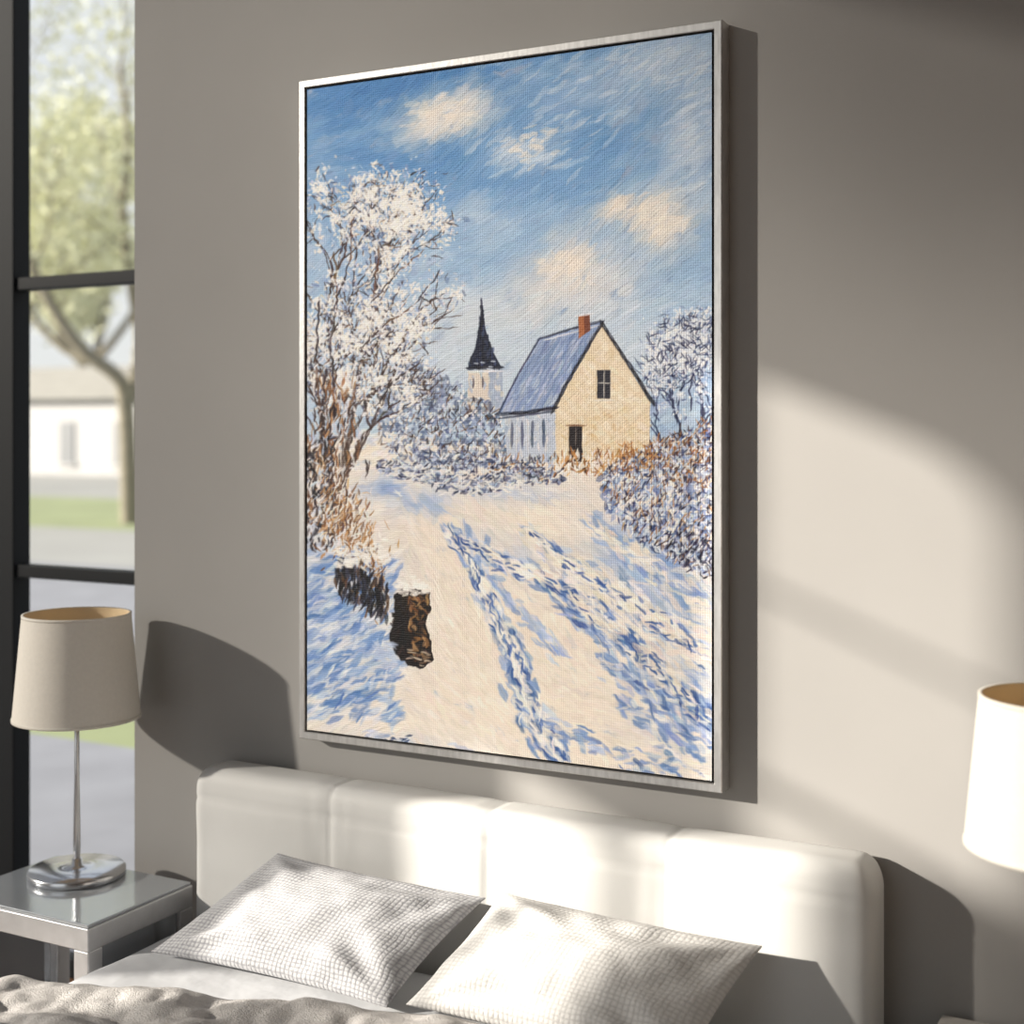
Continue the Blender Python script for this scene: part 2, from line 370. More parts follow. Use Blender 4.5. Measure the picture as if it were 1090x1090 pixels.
track(T1,7,380,[BL,LB,MB_],18,6,.85); track(T2,8,400,[BL,LB,MB_],20,6,.85); track(T3,9,240,[BL,LB,CR],22,6.5,.8); track(T4,10,200,[BL,LB,CR],22,6.5,.8)
track(T1,4.5,260,[DB,(52,80,138),MB_],15,4.6); track(T1,7,130,[(250,243,234)],16,5.2)
track(T2,5.5,250,[DB,(58,86,146),MB_],16,4.6); track(T2,9,200,[(250,243,234),CR],18,5.4)
track(T3,5,90,[DB,(96,128,186)],16,3.8); track(T3,10,170,[(249,240,232),CR],20,5.4); track(T4,11,110,[(249,240,232),CR,BL],18,5)
track([(496,560),(516,610),(556,650),(600,700)],6,60,[LB,BL],16,4.6)
track([(640,700),(700,755),(757,800)],18,170,[BL,LB,(249,241,234),CR,MB_],18,5.2)
track([(580,770),(650,800),(757,824)],9,120,[BL,LB,(100,130,185),CR,CR],15,4.2)
track([(590,640),(650,690),(740,790)],6,70,[LB,BL,DB],17,3.8)
track([(325,785),(420,792),(520,812)],6,90,[LB,BL,CR],16,4)
for i in range(280):
    x=rng.uniform(322,424);y=rng.uniform(590,768); dab(x,y,-.5+rng.normal(0,.35),rng.uniform(16,32),rng.uniform(4,8),jit([(92,130,190),(164,187,223),(230,231,236),(120,152,206)][int(rng.integers(4))],8),.8)
# drag the wet paint a little along the stroke directions
XX,YY=np.meshgrid(np.arange(AW)/S+OX,np.arange(AH)/S+OY)
tt=(XX-430)/330
ANG=np.where(YY<476,-.55+vna(XX,YY,90)*.35,np.where(XX<430,-.35+vna(XX,YY,60)*.35,.95-.55*tt+vna(XX,YY,70)*.35))+vna(XX,YY,30)*.12
DXf,DYf=np.cos(ANG),np.sin(ANG)
def lic(img,n,step=1.0):
    acc=img.astype(np.float32).copy(); wsum=1.0
    for sg in (1,-1):
        xf=np.broadcast_to(np.arange(AW,dtype=np.float32),(AH,AW)).copy(); yf=np.broadcast_to(np.arange(AH,dtype=np.float32)[:,None],(AH,AW)).copy()
        for k in range(1,n+1):
            xi=np.clip(xf,0,AW-1).astype(int); yi=np.clip(yf,0,AH-1).astype(int)
            xf+=sg*DXf[yi,xi]*step; yf+=sg*DYf[yi,xi]*step
            xi=np.clip(xf+.5,0,AW-1).astype(int); yi=np.clip(yf+.5,0,AH-1).astype(int)
            w=.5+.5*math.cos(math.pi*k/(n+1)); acc+=img[yi,xi]*w
            if sg==1: wsum+=2*w
    return acc/wsum
A=A*.5+lic(A,7)*.5
nz=rng.random((AH,AW)).astype(np.float32); st=lic(nz,16); st=(st-st.mean())/st.std()
nz2=np.kron(rng.random((AH//3+2,AW//3+2)),np.ones((3,3)))[:AH,:AW].astype(np.float32); st2=lic(nz2,26); st2=(st2-st2.mean())/st2.std()
STREAK=st*.5+st2*.5
A+= (STREAK*.011)[...,None]
# crisp loaded-brush accents
for i in range(420):
    x=rng.uniform(322,760);y=rng.uniform(34,440); c=skyc(x,y); dab(x,y,sang(x,y)+rng.normal(0,.16),rng.uniform(14,32),rng.uniform(2.5,6),jit(mixc(c,(236,238,242),rng.uniform(0,.3)),4),.5)
for i in range(170):
    cx,cy,sx_,sy_=[(690,66,50,20),(735,140,22,55),(600,110,60,25),(545,165,40,14),(640,330,70,22)][i%5]
    dab(cx+rng.normal(0,sx_*.7),cy+rng.normal(0,sy_*.7),-.5+rng.normal(0,.16),rng.uniform(14,34),rng.uniform(2,6),jit((222,230,240),5),.42)
for i in range(420):
    x=rng.uniform(322,760);y=rng.uniform(505,832); c=gnd(x,y); dab(x,y,gang(x,y)+rng.normal(0,.3),rng.uniform(12,24),rng.uniform(2,5),jit(mixc(c,(252,245,236),rng.uniform(.1,.7)),4),.65)
for i in range(300):
    track([T1,T2,T3][i%3],7,1,[(252,246,238),(252,246,238),(50,80,144),(70,102,166)],12,2.6,.85,0)
for i in range(120):
    x=rng.uniform(324,418);y=rng.uniform(600,765); dab(x,y,-.5+rng.normal(0,.35),rng.uniform(10,22),rng.uniform(2,4),jit([(80,120,186),(241,240,240),(204,215,232)][i%3],6),.75)
for i in range(26): dab(rng.uniform(326,440),rng.normal(788,3),.05+rng.normal(0,.25),8,1.8,jit((58,74,110),8),.85)
for i in range(130):
    x,y=[(478,118),(700,232),(604,286),(560,155)][i%4]; dab(x+rng.normal(0,17),y+rng.normal(0,9),-.35+rng.normal(0,.35),rng.uniform(9,19),rng.uniform(3,6),jit((246,235,223),4),.5)
# church
poly([(498,395),(535,393),(536,440),(499,440)],(226,214,204)); poly([(520,394),(535,393),(536,440),(521,440)],(172,184,206))
fillpoly([(499,396),(534,394),(535,438),(500,438)],[(236,226,214),(188,198,216)],50,8,3,1.5)
poly([(513,318),(517,350),(523,372),(534,391),(497,392),(506,370),(510,348)],(38,44,66))
fillpoly([(512,325),(516,350),(532,390),(499,390),(509,360)],[(30,36,56),(60,72,104),(24,28,44)],60,8,2.4,1.45,.15)
lines([(513,318),(513,345)],1.2,2,(34,38,58)); lines([(498,392),(534,391)],4,4,(24,26,40)); lines([(500,396),(534,395)],2,2,(230,230,236))
for i in range(10): dab(rng.uniform(502,530),rng.uniform(383,396),.1,6,1.8,(214,222,236),.8)
lines([(504,404),(504,412)],2,2,(110,104,112)); lines([(514,403),(514,411)],2,2,(120,112,118))
def scrub(pts,n,cols,L=7,W=2,ang=-1.4,aj=.7,al=.85): fillpoly(pts,cols,n,L,W,ang,aj,al,10)
MB=[(392,440),(412,400),(440,380),(470,400),(505,420),(535,440),(540,495),(480,500),(410,480)]
scrub(MB,300,[(100,116,152),(126,142,178),(80,88,114),(140,152,184)],12,5,-1.2,.8,.75)
scrub(MB,300,[(60,46,44),(102,76,60),(46,42,52)],10,1.3)
scrub(MB,800,[(232,234,240),(206,216,234),(248,244,242),(178,194,220),(100,116,152)],4.2,2.1)
# right-hand bare tree (behind the house corner)
def limb(x,y,ang,L,w,dep,tips,col,spread=.5,up=.12):
    pts=[(x,y)];a=ang
    for i in range(3):
        a+=rng.normal(0,.13); a+=(-math.pi/2-a)*up*.5
        x+=math.cos(a)*L/3;y+=math.sin(a)*L/3;pts.append((x,y))
    lines(pts,w,w*.65,col,9,.95)
    if dep<=0: tips.append((x,y,a)); return
    if dep<=2: tips.append((pts[2][0],pts[2][1],a))
    for k in range(3):
        b=a+rng.normal(0,spread)+(k-1)*.42
        q=pts[3] if k!=1 else pts[2]
        limb(q[0],q[1],b,L*rng.uniform(.62,.86),max(w*.62,.9),dep-1,tips,col,spread,up)
def haze(cx,cy,rx,ry,n,al=.3):
    for i in range(n):
        x,y=rng.normal(cx,rx*.5),rng.normal(cy,ry*.5); dab(x,y,rng.uniform(-2,0),rng.uniform(12,24),rng.uniform(6,10),jit([(176,192,222),(206,216,234),(140,162,204)][i%3],8),al)
def frost(tips,n,sg,cols,W=2.4,L=5,al=.85):
    for (x,y,a) in tips:
        for k in range(n):
            dab(x+rng.normal(0,sg),y+rng.normal(0,sg),a+rng.normal(0,.9),L*rng.uniform(.6,1.6),W*rng.uniform(.5,1.3),jit(cols[int(rng.integers(len(cols)))],9),al)
def clumps(tips,n,k_=9,cols=((252,249,246),(246,244,246),(250,242,232))):
    for i in range(n):
        (x,y,a)=tips[int(rng.integers(len(tips)))]; ox,oy=rng.normal(0,5),rng.normal(0,5)
        for k in range(k_): dab(x+ox+rng.normal(0,3.2),y+oy+rng.normal(0,3.2),a+rng.normal(0,.8),rng.uniform(3,6.5),rng.uniform(1.8,3.2),jit(cols[k%3],3),.9)
tips=[]
haze(728,430,34,80,110)
for (x,y,ang,L,w) in [(728,500,-1.6,54,3.2),(742,500,-1.5,58,3.2),(712,498,-1.7,44,2.6),(752,500,-1.6,58,3.2),(735,435,-1.55,38,2.2),(720,450,-1.7,34,2.2),(746,430,-1.6,38,2)]:
    limb(x,y,ang,L,w,3,tips,(52,58,90),.26)
tips=[t for t in tips if t[1]>335 and t[0]>692]
frost(tips,3,6,[(112,130,172),(86,96,136),(150,166,204)],1.9,5,.7)
frost(tips,5,7,[(230,235,243),(204,215,235),(246,246,248)],1.8,3.8,.9)
clumps(tips,90,8,((238,241,247),(226,232,243),(248,246,246)))
frost(tips,1,6,[(44,48,78)],1,9,.85)
# house
poly([(574,361),(641,342),(592,436),(530,440)],(150,168,204))
fillpoly([(574,362),(638,345),(591,432),(533,438)],[(146,164,202),(176,190,218),(128,148,190),(196,204,222)],170,16,4,2.1,.15)
for k in range(9):
    t=k/8; lines([(577+58*t,362-16*t),(538+52*t,436-4*t)],1.2,1.4,(104,122,166),6,.4)
poly([(537,442),(592,434),(592,492),(540,490)],(198,206,222))
fillpoly([(538,443),(591,436),(591,490),(541,488)],[(204,210,224),(176,188,212),(224,222,224)],70,9,3,1.5)
for x in (545,556,567,579): lines([(x,452-(x-545)*.1),(x,474)],3.2,3.2,(62,72,100))
for x in (550,562,573): lines([(x,450),(x,480)],1,1,(236,234,232),4,.7)
G_=[(591,434),(641,346),(692,428),(692,492),(592,492)]
poly(G_,(234,216,190))
fillpoly([(593,436),(641,352),(690,430),(690,490),(594,490)],[(240,225,200),(230,209,176),(246,234,214),(236,219,192),(242,229,209)],360,12,5,.9,.6,.7,6)
fillpoly([(594,450),(640,440),(690,450),(690,490),(594,490)],[(216,184,138),(230,202,162)],60,10,4,.9,.6,.45)
lines([(530,441),(560,439),(592,434)],4,4,(26,28,42)); lines([(534,445),(590,438)],2,2,(60,66,90),8,.8)
lines([(588,438),(604,408),(622,376),(641,344)],4,3.6,(28,26,34),5); lines([(640,343),(660,374),(680,404),(695,430)],4,4.6,(26,24,32),5)
lines([(574,361),(608,350),(641,342)],2.6,2.6,(44,46,66)); lines([(574,361),(552,398),(531,440)],2,2,(62,70,100),8,.9)
lines([(580,362),(636,347)],2,2,(220,226,238),5,.9)
poly([(616,337),(628,334),(628,351),(616,361)],(178,112,76)); poly([(622,335),(628,334),(628,352),(622,356)],(126,74,56)); lines([(614,336),(630,334)],2.4,2.4,(230,228,230))
poly([(636,394),(650,394),(650,424),(636,424)],(52,52,62)); lines([(643,395),(643,423)],1.4,1.4,(196,190,186),3); lines([(637,408),(649,408)],1.4,1.4,(190,184,180),3); lines([(634,426),(652,426)],2,2,(238,230,220),3)
poly([(606,454),(620,454),(620,492),(606,492)],(44,38,42)); lines([(613,456),(613,474)],1.2,1.2,(150,140,132),3,.8); lines([(604,453),(622,453)],1.6,1.6,(120,84,60))
for i in range(560):
    x=rng.uniform(520,695);y=rng.uniform(480,506)+ (6 if x<590 else 0)
    if x<590: c=[(60,66,92),(190,200,222),(236,236,240),(96,92,100),(168,120,72)]
    else: c=[(190,134,76),(152,98,56),(220,170,110),(238,230,222),(92,62,44),(238,234,232),(244,238,232),(240,236,234)]
    dab(x,y,-1.5+rng.normal(0,.55),rng.uniform(5,13),rng.uniform(.9,2),jit(c[int(rng.integers(len(c)))],10),.85)
HB=[(400,490),(450,482),(530,488),(600,500),(602,514),(560,516),(500,530),(440,512),(405,505)]
scrub(HB,220,[(66,76,108),(90,104,144),(48,50,72),(120,130,160)],9,3.4,-.5,.6,.8)
scrub(HB,420,[(240,241,244),(212,221,238),(168,184,214),(50,54,78)],5,2.1,-.3,.9)
for i in range(70): dab(rng.uniform(410,600),rng.uniform(500,528),.1+rng.normal(0,.3),12,2,jit((242,238,234),6),.7)
# big frosted tree on the left
tips=[]
haze(385,310,92,160,300,.24)
for (x,y,ang,L,w) in [(352,520,-1.62,78,6.5),(362,515,-1.38,82,6),(372,500,-1.12,74,4.5),(346,500,-1.75,70,4),(380,470,-.95,50,3.2),(336,520,-1.6,60,4),(356,430,-1.45,85,4),(370,420,-1.15,80,4),(345,330,-1.5,60,3),(385,350,-1.0,54,3),(395,300,-.75,44,2.5)]:
    limb(x,y,ang,L,w,3,tips,(64,46,42),.28)
tips=[t for t in tips if 160<t[1]<500 and t[0]<500 and not (t[0]>452 and t[1]>325)]
frost(tips,2,7,[(110,130,172),(140,160,200),(84,88,116)],3.2,6,.65)
frost(tips,8,8.5,[(232,234,240),(210,219,236),(230,225,224),(186,201,227),(240,228,214)],2.0,4.2)
frost(tips,1,7,[(72,52,46),(54,44,48),(110,82,64)],1.1,9,.85)
clumps(tips,330)
for pts,w in [([(354,520),(350,470),(356,420),(352,370),(360,320),(356,270)],3.8),([(362,515),(368,460),(378,410),(384,360),(398,310),(404,262)],3.6),([(370,505),(386,462),(402,430),(420,404),(446,388)],2.8),([(384,370),(410,345),(440,325),(468,290)],2.0),([(346,500),(340,440),(336,380),(340,320)],2.8),([(396,320),(424,290),(450,268)],1.6),([(356,330),(372,280),(376,232)],1.8)]:
    for i in range(len(pts)-1):
        if rng.random()<.9: lines(pts[i:i+2],w*(1-.1*i),w*(.9-.1*i),[(56,40,38),(104,70,52),(46,36,42)][i%3],8,.85)
    for i in range(len(pts)*5):
        k=int(rng.integers(len(pts)-1));t=rng.random();dab(pts[k][0]*(1-t)+pts[k+1][0]*t+rng.normal(0,3),pts[k][1]*(1-t)+pts[k+1][1]*t,-1.3+rng.normal(0,.6),5,1.8,jit((240,238,240),6),.85)
for i in range(260):
    x=rng.normal(360,14);y=rng.uniform(400,560); dab(x,y,-1.5+rng.normal(0,.25),rng.uniform(8,22),rng.uniform(1,2.4),jit([(46,34,36),(140,94,62),(80,54,42),(224,221,226),(180,134,92)][int(rng.integers(5))],8),.85)
for i in range(340):
    x=rng.uniform(324,356);y=rng.uniform(465,585); dab(x,y,-1.4+rng.normal(0,.5),rng.uniform(5,14),rng.uniform(1.2,3),jit([(34,30,40),(60,54,64),(224,227,236),(196,206,226),(130,86,56),(24,22,30)][int(rng.integers(6))],8),.9)
for i in range(460):
    t=rng.uniform(0,1); x=345+62*t+rng.normal(0,8);y=540+80*t*t+rng.normal(0,20)
    dab(x,y,-1.3+rng.normal(0,.5),rng.uniform(6,14),rng.uniform(.9,2.2),jit([(158,110,68),(194,148,98),(118,84,60),(236,230,226),(242,236,232),(84,62,54),(208,172,132),(244,240,236)][int(rng.integers(8))],9),.86)
for i in range(170):
    t=rng.uniform(0,1); x=362+46*t+rng.normal(0,3);y=606+24*t+rng.uniform(-10,28)
    dab(x,y,-1.45+rng.normal(0,.25),rng.uniform(9,20),rng.uniform(1.8,3.8),jit([(24,22,30),(40,36,44),(96,70,52),(18,18,24),(56,58,78)][int(rng.integers(5))],6),.95)
for i in range(80): dab(rng.uniform(356,414),rng.uniform(582,602)+rng.normal(0,3),.3+rng.normal(0,.4),9,3,jit((247,242,236),4),.92)
ST=[(419,634),(430,626),(444,627),(457,632),(458,650),(453,664),(460,682),(461,702),(450,712),(434,709),(419,694),(415,676),(419,660)]
poly(ST,(30,25,26))
fillpoly([(421,640),(436,636),(440,700),(424,694),(418,676)],[(30,25,26),(52,40,34),(22,20,26)],60,12,3.8,1.5,.4)
fillpoly([(434,636),(455,638),(454,656),(448,664),(458,684),(458,702),(438,704)],[(168,122,76),(132,90,58),(40,31,29),(190,150,104),(78,56,42)],84,10,3,1.1,.8)
fillpoly([(430,690),(458,692),(454,709),(436,707)],[(206,190,170),(120,98,80),(40,32,30)],26,10,1.8,.1,.2)
for i in range(40): dab(rng.uniform(420,456),rng.normal(627,4),.1+rng.normal(0,.35),9,3.6,jit((250,245,239),3),.95)
for i in range(40): dab(rng.uniform(400,420),rng.uniform(684,704),.5,12,3,jit(LB,6),.7)
# right-hand bushes
RB=[(640,505),(660,488),(700,470),(760,450),(762,615),(720,600),(680,575),(645,545)]
scrub(RB,380,[(92,114,168),(126,148,196),(70,82,126),(150,166,204)],11,5,-1.2,.7,.75)
scrub(RB,340,[(56,68,112),(46,44,66),(34,38,64)],9,2,-1.2,.7)
scrub([(690,470),(760,440),(760,520),(700,515)],210,[(150,102,66),(188,132,84),(86,56,48),(60,44,48)],10,1.5,-1.3)
scrub(RB,1100,[(230,235,243),(196,210,234),(250,248,246),(150,170,210),(242,242,245)],4.8,2.4,-1.2,.9)
scrub(RB,210,[(116,80,60),(52,38,44),(176,122,76),(196,150,100)],9,1.1,-1.3,.4)
scrub([(700,560),(760,575),(760,620),(735,610)],110,[(50,50,76),(34,34,54),(224,229,238)],8,2.1,-1.2)
for i in range(70): dab(rng.uniform(655,700),rng.uniform(472,500),-1.4+rng.normal(0,.5),8,1.4,jit([(196,144,90),(146,96,60)][i%2],8),.85)
# ragged paint edges: small warps, weaker on the buildings
amp=1-.75*np.clip(np.minimum(np.minimum((XX-494)/10,(700-XX)/10),np.minimum((YY-312)/10,(488-YY)/10)),0,1)
wx=(vna(XX,YY,4,3)*.9+vna(XX,YY,11,7)*1.4)*amp*S; wy=(vna(XX,YY,4,13)*.9+vna(XX,YY,11,21)*1.4)*amp*S
xi=np.clip(np.arange(AW)+wx,0,AW-2);yi=np.clip(np.arange(AH)[:,None]+wy,0,AH-2);x0=xi.astype(int);y0=yi.astype(int);fx=(xi-x0)[...,None];fy=(yi-y0)[...,None]
A=(A[y0,x0]*(1-fx)+A[y0,x0+1]*fx)*(1-fy)+(A[y0+1,x0]*(1-fx)+A[y0+1,x0+1]*fx)*fy
A=np.clip(A,0,1); A=np.clip(.62+(A-.62)*1.06,0,1)
# canvas mesh
FX0,FX1=-2.0765,-.9873; FZ0,FZ1=H-.762,H+.849; FY=2.754
cx0,cx1,cz0,cz1=FX0+.023,FX1-.023,FZ0+.023,FZ1-.023; CY=2.758
NX,NZ=680,1020
gx=np.linspace(cx0,cx1,NX); gz=np.linspace(cz0,cz1,NZ); X,Z=np.meshgrid(gx,gz)
uu=X*cT+CY*sT; ww=-X*sT+CY*cT
px=545+1480*uu/ww; py=455-1480*(Z-H)/ww
ix=np.clip((px-OX)*S,0,AW-2); iy=np.clip((py-OY)*S,0,AH-2)
i0=ix.astype(int);j0=iy.astype(int);fx=(ix-i0)[...,None];fy=(iy-j0)[...,None]
C=(A[j0,i0]*(1-fx)+A[j0,i0+1]*fx)*(1-fy)+(A[j0+1,i0]*(1-fx)+A[j0+1,i0+1]*fx)*fy
C=np.clip(C,0,1); lum=C.mean(-1); stk=STREAK[j0,i0]
lin=np.where(C<=.04045,C/12.92,((C+.055)/1.055)**2.4)
lin=np.clip(lin*1.0,0,.95)
co=np.stack([X,CY-.0012*lum-.00022*np.clip(stk,-2,2),Z],-1).reshape(-1,3).astype(np.float32)
I=np.arange(NX*NZ).reshape(NZ,NX)
F=np.stack([I[:-1,:-1],I[:-1,1:],I[1:,1:],I[1:,:-1]],-1).reshape(-1,4).astype(np.int32)
me=bpy.data.meshes.new('canvas_front'); nf=len(F)
me.vertices.add(len(co)); me.vertices.foreach_set('co',co.ravel())
me.loops.add(nf*4); me.loops.foreach_set('vertex_index',F.ravel())
me.polygons.add(nf); me.polygons.foreach_set('loop_start',np.arange(0,nf*4,4,dtype=np.int32))
me.polygons.foreach_set('use_smooth',np.ones(nf,bool))
me.update(calc_edges=True)
at=me.color_attributes.new('paint','FLOAT_COLOR','POINT')
at.data.foreach_set('color',np.concatenate([lin.reshape(-1,3),np.ones((NX*NZ,1))],1).astype(np.float32).ravel())
fp=empty('framed_painting')
o=bpy.data.objects.new('canvas_front',me); link(o,fp)
mc=bpy.data.materials.new('oil_paint_on_canvas'); mc.use_nodes=True; nt=mc.node_tree; b=nt.nodes['Principled BSDF']; N=NM(nt)
ca=nt.nodes.new('ShaderNodeVertexColor'); ca.layer_name='paint'
tc=nt.nodes.new('ShaderNodeTexCoord'); sx=nt.nodes.new('ShaderNodeSeparateXYZ'); nt.links.new(tc.outputs['Object'],sx.inputs[0])
fr=2*math.pi/.0105
p1=N('SINE',N('MULTIPLY',N('ADD',sx.outputs['X'],sx.outputs['Z']),fr)); p2=N('SINE',N('MULTIPLY',N('SUBTRACT',sx.outputs['X'],sx.outputs['Z']),fr))
wv=N('MULTIPLY',p1,p2)
fac=N('ADD',N('MULTIPLY',wv,.07),.97)
vm=nt.nodes.new('ShaderNodeVectorMath'); vm.operation='SCALE'; nt.links.new(ca.outputs['Color'],vm.inputs[0]); nt.links.new(fac,vm.inputs['Scale'])
nt.links.new(vm.outputs[0],b.inputs['Base Color']); b.inputs['Roughness'].default_value=.6; b.inputs['Specular IOR Level'].default_value=.25
bp=nt.nodes.new('ShaderNodeBump'); bp.inputs['Strength'].default_value=.35; bp.inputs['Distance'].default_value=.0012
nt.links.new(wv,bp.inputs['Height']); nt.links.new(bp.outputs['Normal'],b.inputs['Normal'])
me.materials.append(mc)
M_edge=mat('canvas_edge',(.02,.02,.022,1),.9)
box('canvas_stretcher',cx0+.001,cx1-.001,CY+.001,2.795,cz0+.001,cz1-.001,M_edge,fp)
M_silver=mat('silver_leaf_frame',(.66,.65,.64,1),.36,metal=.75,noise_scale=40,noise_amt=.16,bump=.3,bump_scale=160,bump_dist=.0008,stretch=(3,3,.6))
fw=.0175
V=[];F=[]
outer=[(FX0,FZ0),(FX1,FZ0),(FX1,FZ1),(FX0,FZ1)]; inner=[(FX0+fw,FZ0+fw),(FX1-fw,FZ0+fw),(FX1-fw,FZ1-fw),(FX0+fw,FZ1-fw)]
e=.0018
def ring(pts,y,ins=0):
    s=len(V); cx=(FX0+FX1)/2; cz=(FZ0+FZ1)/2
    for (x,z) in pts: V.append((x+(ins if x<cx else -ins),y,z+(ins if z<cz else -ins)))
    return s
r=[ring(outer,2.7995),ring(outer,FY+e),ring(outer,FY,e),ring(inner,FY,-e),ring(inner,FY+e),ring(inner,2.7995)]
for a,b2 in zip(r[:-1],r[1:]):
    for k in range(4):
        k2=(k+1)%4; F.append((a+k,a+k2,b2+k2,b2+k))
mesh('frame_moulding',V,F,M_silver,fp)
# ------------------------------------------------------------------ bed
bed=empty('bed')
seams=[-1.921,-1.499,-1.077]
def hb(p,nn):
    d=min(abs(p.x-s) for s in seams)
    pinch=.003*math.exp(-(d/.0045)**2)+.002*math.exp(-(d/.03)**2)
    ends=min(p.x+2.343,-.655-p.x)
    puff=.003*math.sin(min(1,max(0,min(d,ends)/.21))*math.pi/2)
    wr=.0035*noise.noise(Vector((p.x*5,p.z*10,1)))+ .004*noise.noise(Vector((p.x*26,p.z*5,4)))*math.exp(-(d/.07)**2)
    if p.y<2.78:
        f=min(1,(2.798-p.y)/.03)
        if p.z>.8 and p.y>2.69: p=p+Vector((0,0,(-pinch+puff*.6+wr*.5)*f))
        elif p.z>.8: p=p+Vector((0,(pinch-puff+wr)*.7,(-pinch+puff*.6+wr*.5)*.7))
        elif p.y<2.70: p=p+Vector((0,pinch-puff+wr,0))
    if p.y<2.70: p.y+=.003*math.exp(-((p.z-.785)/.005)**2)
    rc=.05; dd=max(0,min(p.x+2.343,-.655-p.x))
    if dd<rc and p.z>.75: p.z-=(rc-math.sqrt(max(0,rc*rc-(rc-dd)**2)))*min(1,(p.z-.75)/.08)*.7
    return p
soft_box('headboard',-2.343,-.655,2.665,2.798,.12,.855,.036,(220,4,60),M_leather,bed,hb)
def mt_(p,nn):
    if p.z>.4: p=p+Vector((0,0,.006*noise.noise(Vector((p.x*4,p.y*4,0)))+.003*noise.noise(Vector((p.x*13,p.y*9,5)))))
    return p
soft_box('mattress',-2.325,-.672,.68,2.66,.27,.49,.05,(60,60,4),M_sheet,bed,mt_)
soft_box('bed_base',-2.335,-.66,.66,2.664,.10,.275,.02,(6,6,3),M_leather,bed)
for i,(x,y) in enumerate([(-2.25,.75),(-.75,.75),(-2.25,2.55),(-.75,2.55)]):
    lathe('bed_leg_%d'%i,[(0,0),(.025,0),(.03,.11),(0,.11)],(x,y,0),M_steel,bed,24)
def waffle(name,c1,c2):
    m=bpy.data.materials.new(name); m.use_nodes=True; nt=m.node_tree; b=nt.nodes['Principled BSDF']; M=NM(nt)
    uv=nt.nodes.new('ShaderNodeUVMap'); uv.uv_map='UVMap'; s=nt.nodes.new('ShaderNodeSeparateXYZ'); nt.links.new(uv.outputs[0],s.inputs[0])
    f=2*math.pi/.0115
    nz=nt.nodes.new('ShaderNodeTexNoise'); nz.inputs['Scale'].default_value=14; nt.links.new(uv.outputs[0],nz.inputs['Vector'])
    wob=M('MULTIPLY',nz.outputs['Fac'],.012)
    a=M('ABSOLUTE',M('SINE',M('MULTIPLY',M('ADD',s.outputs['X'],wob),f/2))); c=M('ABSOLUTE',M('SINE',M('MULTIPLY',M('ADD',s.outputs['Y'],wob),f/2)))
    n3=nt.nodes.new('ShaderNodeTexNoise'); n3.inputs['Scale'].default_value=110; nt.links.new(uv.outputs[0],n3.inputs['Vector'])
    h=M('POWER',M('MULTIPLY',a,c),M('MULTIPLY',M('POWER',n3.outputs['Fac'],2.0),2.0))
    n2=nt.nodes.new('ShaderNodeTexNoise'); n2.inputs['Scale'].default_value=500; nt.links.new(uv.outputs[0],n2.inputs['Vector'])
    hh=M('ADD',h,M('MULTIPLY',n2.outputs['Fac'],.8))
    mx=nt.nodes.new('ShaderNodeMixRGB'); mx.inputs['Color1'].default_value=c2; mx.inputs['Color2'].default_value=c1; nt.links.new(h,mx.inputs['Fac']); nt.links.new(mx.outputs[0],b.inputs['Base Color'])
    bp=nt.nodes.new('ShaderNodeBump'); bp.inputs['Strength'].default_value=.6; bp.inputs['Distance'].default_value=.0016; nt.links.new(hh,bp.inputs['Height']); nt.links.new(bp.outputs['Normal'],b.inputs['Normal'])
    b.inputs['Roughness'].default_value=.9; b.inputs['Specular IOR Level'].default_value=.1
    return m
M_p1=waffle('waffle_grey',(.53,.53,.54,1),(.27,.27,.29,1)); M_p2=waffle('waffle_white',(.60,.59,.575,1),(.46,.45,.44,1))
def pillow(BLc,BRc,TRc,TLc,T,mt,seed):
    BLc,BRc,TRc,TLc=map(Vector,(BLc,BRc,TRc,TLc)); n=((BRc-BLc).cross(TLc-BLc)).normalized()
    if n.z<0: n=-n
    U=(BRc-BLc).length; Vv=(TLc-BLc).length*1.25
    NU,NV=90,64; V=[];F=[];uvs=[]
    for side in (1,-1):
        for j in range(NV+1):
            for i in range(NU+1):
                u=.5-.5*math.cos(math.pi*i/NU); v=.5-.5*math.cos(math.pi*j/NV); a=2*u-1;b=2*v-1
                a2=a*(1-.05*(1-b*b)); b2=b*(1-.07*(1-a*a)); uu,vv=(a2+1)/2,(b2+1)/2
                p=(BLc*(1-uu)+BRc*uu)*(1-vv)+(TLc*(1-uu)+TRc*uu)*vv
                t=((1-a*a)**.6)*((1-b*b)**.6)
                k=noise.noise(Vector((a*2.0+seed,b*2.0,side)))*.35+noise.noise(Vector((a*5+seed,b*4,3)))*.18
                fold=0
                for (ca,cb) in ((-1,-1),(1,-1),(1,1),(-1,1)):
                    da,db=a-ca,b-cb; rr=math.hypot(da,db); th=math.atan2(db,da); fold+=.16*math.sin(th*9+seed+ca)*math.exp(-((rr-.55)/.3)**2)
                h=T*t*(1+k*(.4+.6*(1-t))+fold)+.003
                V.append(p+n*h*side*(1 if side>0 else .55)); uvs.append((u*U,v*Vv))
    W1=NU+1; off=(NU+1)*(NV+1)
    for j in range(NV):
        for i in range(NU):
            q=j*W1+i; F.append((q,q+1,q+W1+1,q+W1)); F.append((off+q,off+q+W1,off+q+W1+1,off+q+1))
    per=[(i,0) for i in range(NU)]+[(NU,j) for j in range(NV)]+[(i,NV) for i in range(NU,0,-1)]+[(0,j) for j in range(NV,0,-1)]
    for k in range(len(per)):
        a,b=per[k],per[(k+1)%len(per)]; qa=a[1]*W1+a[0]; qb=b[1]*W1+b[0]; F.append((qb,qa,off+qa,off+qb))
    o=mesh('throw_pillow',V,F,mt,None,True)
    ul=o.data.uv_layers.new(name='UVMap')
    for l in o.data.loops: ul.data[l.index].uv=uvs[l.vertex_index]
    return o
